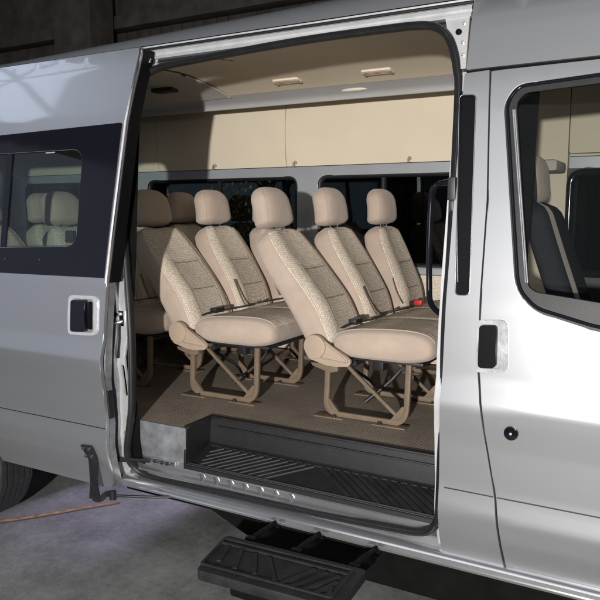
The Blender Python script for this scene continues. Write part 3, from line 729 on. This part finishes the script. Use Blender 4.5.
# running board under the doorway
rb = bmesh.new()
bo = rp([(-.790, -.405), (-.225, -.38), (-.240, -.10), (-.850, -.12)], [.02, .02, .02, .02], 4)
ext_bm(rb, bo, .215, .256, .006, 'xy')
board = link('running_board', rb, 'grip', van)
bm = bmesh.new()
def seg(x0, y0, x1, y1, w=.006, h=.006): tube_bm(bm, [(x0 - .005, y0 - .018, .257), (x1 - .005, y1 - .018, .257)], w, h, n=8, up=Vector((0, 0, 1)), square=True)
seg(-.79, -.345, -.265, -.318); seg(-.83, -.135, -.275, -.112); seg(-.79, -.345, -.83, -.135); seg(-.265, -.318, -.275, -.112); seg(-.822, -.172, -.275, -.15)
for k in range(4):
    seg(-.78 + .062 * k, -.185, (-.745 + .085 * k), (-.30, -.318, -.318, -.318)[k], .009)
for k in range(5):
    seg(-.46 + .046 * k, -.32, -.40 + .050 * k if k < 3 else -.29, -.18 if k < 3 else -.22 - .04 * (k - 3), .009)
link('tread', bm, 'grip', board)
for x in (-.76, -.55, -.30):
    bm = bmesh.new(); box_bm(bm, (x - .03, -.11, .215), (x + .03, .14, .230), .004); box_bm(bm, (x - .022, -.095, .23), (x + .022, -.065, .250), .004)
    tube_bm(bm, [(x, -.06, .24), (x + .03, .09, .262)], .010, n=10); disc_bm(bm, (x + .03, .246), .014, .07, .10)
    link('bracket', bm, 'slotblack', board)
box('underplate', (-.68, -.35, .155), (-.42, -.12, .195), 'dark', board, .01)
for x in (-.68, -.47): box('underplate_post', (x - .02, -.26, .193), (x + .02, -.20, .217), 'steel_black', board, .003)

# ------------------------------------------------------------------ seats
def loft(rings_fn, NV, NU, pat=None):
    """rings_fn(v,a)->Vector; closed in a, capped in v"""
    b = bmesh.new(); R = []
    for i in range(NV + 1):
        R.append([b.verts.new(rings_fn(i / NV, 2 * PI * j / NU)) for j in range(NU)])
    for i in range(NV):
        for j in range(NU):
            f = b.faces.new((R[i][j], R[i][(j + 1) % NU], R[i + 1][(j + 1) % NU], R[i + 1][j]))
            if pat and pat((i + .5) / NV, 2 * PI * (j + .5) / NU): f.material_index = pat((i + .5) / NV, 2 * PI * (j + .5) / NU)
    b.faces.new(R[0]); b.faces.new(R[-1][::-1])
    return b
def sp(c, e): return math.copysign(abs(c) ** e, c)
def endcap(v, k0=.06, k1=.06):
    s = 1
    if v < k0: s = math.sqrt(max(0.02, 1 - (1 - v / k0) ** 2))
    if v > 1 - k1: s = min(s, math.sqrt(max(0.02, 1 - (1 - (1 - v) / k1) ** 2)))
    return s
def make_backrest(base, top, yc, wid, parent, insert=True):
    """base/top: (x,z) of the spine; leans along the seat; front face towards +X"""
    bx, bz = base; tx, tz = top
    ax = Vector((tx - bx, 0, tz - bz)); L = ax.length; ax.normalize()
    nr = Vector((ax.z, 0, -ax.x))          # front normal
    def width(v):
        w = wid * .5 * (.97 + .03 * math.sin(v * PI))
        if v > .66: w *= 1 - .26 * ((v - .66) / .34) ** 2
        return w
    def pt(v, a, grow=0):
        e = endcap(v, .07, .09); hw = width(v) * (1 - (1 - e) * .55) + grow; th = (.080 - .012 * v) * e + grow
        c = sp(math.cos(a), .55); s = sp(math.sin(a), .62)
        P = Vector((bx, yc, bz)) + ax * (L * v)
        f = c * th - .008
        if c > 0: f += .018 * math.sin(v * PI) * c - .014 * max(0, 1 - (s / .62) ** 2) * c + .010 * math.exp(-((v - .28) / .16) ** 2) * c
        # spine curvature: forward at the lumbar, back at the shoulders
        return P + nr * (f + .012 * math.sin(v * PI * 1.6)) + Vector((0, s * hw, 0))
    def pat(v, a):
        c = math.cos(a); s = math.sin(a); ss = sp(s, .62)
        if c > 0 and abs(ss) < .91 and .05 < v < .955: return 2 if (abs(ss) < .50 and .13 < v < .62 and insert) else 1
        return 0
    b = loft(lambda v, a: pt(v, a), 48, 64, pat)
    o = link('backrest', b, ['fabric', 'pattern', 'panelfab'], parent, ang=80)
    def surf(s, v, lift=.001):   # s in -1..1 across the front face
        sn = math.copysign(abs(s) ** (1 / .62), s); a = math.asin(max(-1, min(1, sn)))
        p = pt(v, a); return p + nr * lift
    b = bmesh.new()
    for sg in (-1, 1):
        tube_bm(b, [surf(sg * .91, v) for v in [.06 + .88 * i / 24 for i in range(25)]], .0032, n=6)
    tube_bm(b, [surf(s, .94) for s in [-.9 + 1.8 * i / 12 for i in range(13)]], .003, n=6)
    link('piping', b, 'pattern', o)
    if insert:
        b = bmesh.new()
        for sg in (-1, 1):
            tube_bm(b, [surf(sg * .505, v) for v in [.12 + .52 * i / 18 for i in range(19)]], .0022, n=6)
        for vv in (.34, .60):
            tube_bm(b, [surf(s, vv + .0 * s) for s in [-.5 + 1.0 * i / 10 for i in range(11)]], .0026, n=6)
        link('stitched_seam', b, 'tanbelt', o)
    # headrest
    h0 = Vector((bx, yc, bz)) + ax * (L + .012); hc = h0 + Vector((0, 0, 0))
    up = (ax + Vector((0, 0, 1.1))).normalized(); hn = Vector((up.z, 0, -up.x))
    def hp(v, a):
        e = endcap(v, .16, .36); wv = .142 - .020 * v; hw = wv * (1 - (1 - e) * .60); th = .064 * (1 - (1 - e) * .8)
        c = sp(math.cos(a), .72); s = sp(math.sin(a), .72)
        return h0 + up * (-.004 + .208 * v) + hn * (c * th + .012 * math.sin(v * PI) - .006) + Vector((0, s * hw, 0))
    b = loft(hp, 26, 40)
    hr = link('headrest', b, 'fabric', o, ang=80)
    b = bmesh.new()
    sm_ = [hp(v, PI * .5 - .55) for v in [.03 + .9 * i / 16 for i in range(17)]]; tube_bm(b, sm_, .0014, n=6); link('seam', b, 'beigeplastic', hr); b = bmesh.new()
    sm_ = [hp(v, -PI * .5 + .55) for v in [.03 + .9 * i / 16 for i in range(17)]]; tube_bm(b, sm_, .0014, n=6)
    link('seam', b, 'beigeplastic', hr)
    for s in (-.045, .045):
        b = bmesh.new(); tube_bm(b, [h0 - ax * .03 + Vector((0, s, 0)), h0 + up * .05 + Vector((0, s, 0))], .006, n=8); link('headrest_post', b, 'plastic', hr)
    return o
def make_bench(label):
    t = thing('passenger_bench', label, 'seat', 'rows of three beige passenger seats')
    make_backrest((-.735, .905), (-1.108, 1.475), .71, .425, t)
    make_backrest((-.735, .905), (-1.000, 1.480), 1.135, .40, t)
    make_backrest((-.725, .905), (-.882, 1.480), 1.56, .40, t)
    # one long cushion with dips between places
    def cp(v, a):
        y = .505 + v * 1.265; e = endcap(v, .045, .045); k = 1 - .10 * (math.exp(-((y - .925) / .025) ** 2) + math.exp(-((y - 1.35) / .025) ** 2))
        c = sp(math.cos(a), .42); s = sp(math.sin(a), .60)
        x = -.452 + c * .245 * (1 - (1 - e) * .10)
        z = .955 + s * .062 * (1 - (1 - e) * .45) * k
        fr = (x + .70) / .5
        if s > 0: z += .022 * fr * s + .012 * math.sin(max(0, min(1, fr)) * PI) * k * s
        if s < 0: z += .022 * max(0, fr - .7) * 2 * 1
        return Vector((x, y, z))
    def cpat(v, a):
        return 1 if (math.sin(a) > .25 and abs(math.cos(a)) < .94 and .03 < v < .97) else 0
    cush = link('cushion', loft(cp, 110, 48, cpat), ['fabric', 'pattern'], t, ang=80)
    b = bmesh.new()
    tube_bm(b, [cp(.029, a) + Vector((0, -.0, .001)) for a in [.32 + 2.5 * i / 24 for i in range(25)]], .003, n=6)
    link('piping', b, 'fabric', cush)
    box('seat_pan', (-.68, .56, .880), (-.27, 1.72, .897), 'plastic', t, .006)
    # recliner cover + lever
    b = bmesh.new(); disc_bm(b, (-.757, .945), .056, .452, .486, 36, .008); rc = link('recliner_cover', b, 'beigeplastic', t)
    b = bmesh.new(); ext_bm(b, rp([(-.815, .93), (-.79, .885), (-.70, .862), (-.655, .86), (-.585, .868), (-.575, .892), (-.60, .915), (-.68, .957), (-.72, .975)], .012, 3), .462, .482, .006)
    link('recliner_shroud', b, 'beigeplastic', t)
    b = bmesh.new(); tube_bm(b, [(-.705, .458, .972), (-.66, .455, .945), (-.60, .455, .908), (-.592, .457, .885)], .006, sm=3); tube_bm(b, [(-.80, .459, .905), (-.70, .456, .892), (-.60, .459, .885)], .003, sm=3)
    link('recliner_lever', b, 'beigeplastic', rc)
    b = bmesh.new(); ext_bm(b, [(-.80, .86), (-.66, .86), (-.66, .83), (-.70, .82), (-.79, .845)], .50, .53, .002); link('hinge_plate', b, 'leg', t)
    # leg frames
    for y, k in ((.565, 0), (1.02, 1), (1.62, 1)):
        up = Vector((0, 1, 0))
        lg = bmesh.new(); tube_bm(lg, [(-.738, y, .862), (-.742, y, .74), (-.745, y, .66), (-.73, y, .625), (-.70, y, .612)], .0135, .013, n=14, sm=4, square=True); link('leg', lg, 'leg', t)
        lg = bmesh.new(); tube_bm(lg, [(-.336, y, .885), (-.340, y, .75), (-.345, y, .67), (-.36, y, .63), (-.39, y, .612)], .0135, .013, n=14, sm=4, square=True); link('leg', lg, 'leg', t)
        b = bmesh.new(); tube_bm(b, [(-.71, y, .611), (-.38, y, .611)], .0125, .012, n=14, square=True); link('foot_rail', b, 'leg', t)
        b = bmesh.new(); tube_bm(b, [(-.66, y, .868), (-.60, y, .815), (-.385, y, .640)], .0085, .009, n=12, square=True); link('brace', b, 'leg', t)
        ext = bmesh.new(); ext_bm(ext, [(-.745, .68), (-.73, .68), (-.68, .622), (-.745, .622)], y - .010, y + .010, .002); link('gusset', ext, 'leg', t); ext = bmesh.new(); ext_bm(ext, [(-.35, .69), (-.365, .69), (-.42, .622), (-.35, .622)], y - .010, y + .010, .002)
        link('gusset', ext, 'leg', t)
        b = bmesh.new(); box_bm(b, (-.80, y - .035, .5915), (-.65, y + .028, .598), .002); link('foot_plate', b, 'leg', t); b = bmesh.new(); box_bm(b, (-.50, y - .035, .5915), (-.34, y + .028, .598), .002); link('foot_plate', b, 'leg', t)
        for x in (-.695, -.465):
            b = bmesh.new(); tube_bm(b, [(x, y - .022, .598), (x, y - .022, .610)], .010, n=8); link('floor_bolt', b, 'steel_black', t)
    b = bmesh.new()
    for x in (-.60, -.36): tube_bm(b, [(x, .55, .866), (x, 1.70, .866)], .014, n=10)
    tube_bm(b, [(-.72, .60, .86), (-.60, .75, .74), (-.62, .86, .63)], .008, sm=4); tube_bm(b, [(-.45, .95, .86), (-.55, .90, .72), (-.66, .82, .61)], .010, sm=4); box_bm(b, (-.60, .76, .79), (-.54, .83, .87), .01); box_bm(b, (-.53, 1.24, .79), (-.47, 1.32, .87), .01)
    link('slider_mechanism', b, 'plastic', t)
    # belts lying on the cushion joint
    def ribbon(P, w, m, nm, up=Vector((0, 0, 1))):
        b = bmesh.new(); tube_bm(b, P, w * .7, .0018, n=10, sm=4, up=up, square=True); return link(nm, b, m, t)
    ribbon([(-.655, .535, 1.03), (-.63, .60, 1.045), (-.60, .72, 1.046), (-.60, .86, 1.045), (-.62, .96, 1.04)], .020, 'belt', 'lap_belt')
    ribbon([(-.66, 1.00, 1.035), (-.60, 1.08, 1.047), (-.58, 1.24, 1.048), (-.62, 1.36, 1.04)], .018, 'belt', 'lap_belt')
    b = bmesh.new(); box_bm(b, (-.655, .60, 1.035), (-.615, .68, 1.062), .006); link('belt_buckle', b, 'plastic', t)
    ribbon([(-.735, .945, 1.18), (-.70, .935, 1.12), (-.655, .925, 1.05), (-.63, .93, 1.035)], .012, 'tanbelt', 'belt_stalk', Vector((1, 0, .3)))
    ribbon([(-.735, 1.355, 1.19), (-.71, 1.35, 1.12), (-.67, 1.345, 1.05)], .012, 'tanbelt', 'belt_stalk', Vector((1, 0, .3)))
    b = bmesh.new(); box_bm(b, (-.63, 1.34, 1.04), (-.56, 1.375, 1.066), .006); bk = link('belt_buckle', b, 'plastic', t)
    b = bmesh.new(); box_bm(b, (-.600, 1.338, 1.046), (-.557, 1.374, 1.074), .006); link('red_button', b, 'red', bk)
    tube('belt_tongue', [(-.60, .96, 1.05), (-.585, .985, 1.062), (-.60, 1.01, 1.05)], .004, 'chrome', t, sm=4)
    return t
def kids(o): return [c for c in bpy.data.objects if c.parent == o]
def copy_tree(o, parent=None):
    c = o.copy(); COL.objects.link(c)
    if parent: c.parent = parent
    for k in kids(o): copy_tree(k, c)
    return c
b0 = make_bench('front row bench of three beige seats nearest the middle pillar and grab handle')
labels = ['second row bench of three beige seats, partly shaded by the slid door',
          'third row bench of three beige seats seen through the left door window glass',
          'rearmost bench of three beige seats at the far left of the door window']
for i, lb in enumerate(labels):
    c = copy_tree(b0); c['label'] = lb; c.location = ((-.80, -1.50, -2.26)[i], 0, 0)
# cab seat seen through the cab window: dark front, light side
def cab_seat(loc, label):
    t = thing('cab_seat', label, 'seat', 'front cab seats', loc)
    def pt(v, a):
        e = endcap(v, .06, .09); w = .22 * (1 if v < .6 else 1 - .2 * ((v - .6) / .4) ** 2) * (1 - (1 - e) * .5)
        c = sp(math.cos(a), .6); s = sp(math.sin(a), .6)
        return Vector((.20 - .22 * v + c * .062 * e, s * w, .98 + .62 * v))
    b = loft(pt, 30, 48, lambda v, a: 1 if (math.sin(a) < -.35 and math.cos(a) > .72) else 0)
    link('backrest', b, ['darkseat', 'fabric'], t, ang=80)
    def hp(v, a):
        e = endcap(v, .2, .35); c = sp(math.cos(a), .7); s = sp(math.sin(a), .7)
        return Vector((-.035 - .02 * v + c * .055 * (1 - (1 - e) * .7), s * .13 * (1 - (1 - e) * .6), 1.595 + .19 * v))
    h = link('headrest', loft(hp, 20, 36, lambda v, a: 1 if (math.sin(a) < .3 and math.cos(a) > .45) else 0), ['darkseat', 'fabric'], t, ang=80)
    b = bmesh.new(); box_bm(b, (.16, -.24, .88), (.66, .24, 1.02), .05); link('cushion', b, 'darkseat', t)
    b = bmesh.new(); box_bm(b, (.18, -.22, .595), (.60, .22, .88), .02); link('seat_base', b, 'plastic', t)
    return t
cab_seat((.20, .62, 0), 'nearer dark cab seat with light headrest edge behind the cab door window')
cab_seat((.66, 1.42, 0), 'dark cab seat on the far side, beyond the nearer cab seat')

# ------------------------------------------------------------------ lights
world = bpy.data.worlds.new('World'); sc.world = world; world.use_nodes = True
world.node_tree.nodes['Background'].inputs[0].default_value = (.50, .58, .74, 1)
world.node_tree.nodes['Background'].inputs[1].default_value = .075
def aim(o, tgt):
    d = Vector(tgt) - o.location; o.rotation_euler = d.to_track_quat('-Z', 'Y').to_euler()
def area(name, loc, tgt, power, sx, sy, col=(1, 1, 1), spread=180):
    l = bpy.data.lights.new(name, 'AREA'); l.shape = 'RECTANGLE'; l.size = sx; l.size_y = sy; l.energy = power; l.color = col; l.spread = math.radians(spread)
    o = bpy.data.objects.new(name, l); COL.objects.link(o); o.location = loc; aim(o, tgt); return o
def spot(name, loc, tgt, power, ang, rad, col=(1, 1, 1), blend=.3):
    l = bpy.data.lights.new(name, 'SPOT'); l.energy = power; l.spot_size = math.radians(ang); l.spot_blend = blend; l.shadow_soft_size = rad; l.color = col
    o = bpy.data.objects.new(name, l); COL.objects.link(o); o.location = loc; aim(o, tgt); return o
spot('key_light', (1.2, -5.1, 1.62), (-1.0, .5, 1.3), 1750, 60, .05, (1, .965, .92))
area('right_fill_light', (2.7, -3.9, 2.3), (-.8, .6, 1.2), 30, .9, .9, (1, .97, .93))
area('left_fill_light', (-7.5, -5.0, 2.2), (-2.2, 0, 1), 36, 7.0, 4.0, (.70, .78, 1))
area('softbox_light', (-.5, -4.3, 3.35), (-.2, 0, 1.5), 25, 4.4, 1.9, (.96, .98, 1))
area('left_window_light', (-7.45, -2.75, 5.4), (-2.1, .1, 2.15), 42, 1.7, 2.0, (.70, .80, 1))
spot('floor_light', (-1.80, 4.4, .80), (-2.12, .50, -.14), 1500, 15, .08, (.72, .64, 1), .7)
spot('shrub_light', (-2.5, 2.5, 2.8), (-3.1, 3.4, 1.6), 110, 34, .05, (1, 1, .9))
w = thing('reflection_gobo', 'dark curved bars added out of view to break up the reflection on the roof side', 'gobo')  # unseen bars, added only to pattern the lamp's reflection
wc = Vector((-6.62, -2.30, 4.95)); ux = Vector((.56, -.83, 0)).normalized(); uz = Vector((.45, .32, .83)).normalized()
for k, pts in enumerate([[(-1, -.7), (-.4, -.2), (.1, .1), (.9, .9)], [(-.9, .6), (-.2, .25), (.3, -.2), (1, -.5)], [(-.1, -1), (.05, -.3), (.0, .4), (.2, 1)], [(-1, .1), (-.5, .0), (-.1, -.5), (.4, -1)]]):
    tube('bar', [wc + ux * a + uz * b for a, b in pts], .045, 'dark', w, sm=4)

# ------------------------------------------------------------------ camera
cam = bpy.data.cameras.new('Camera'); co = bpy.data.objects.new('Camera', cam); COL.objects.link(co)
co.location = (.73, -2.34, 1.56); co.rotation_euler = (math.radians(90 - 7.17), 0, math.radians(29.2))
cam.sensor_width = 36; cam.lens = 42; cam.clip_end = 200; cam.clip_start = .05
sc.camera = co
sc.view_settings.view_transform = 'Standard'; sc.view_settings.look = 'None'; sc.view_settings.gamma = 1
sc.view_settings.exposure = 0
sc.cycles.max_bounces = 8; sc.cycles.transparent_max_bounces = 12
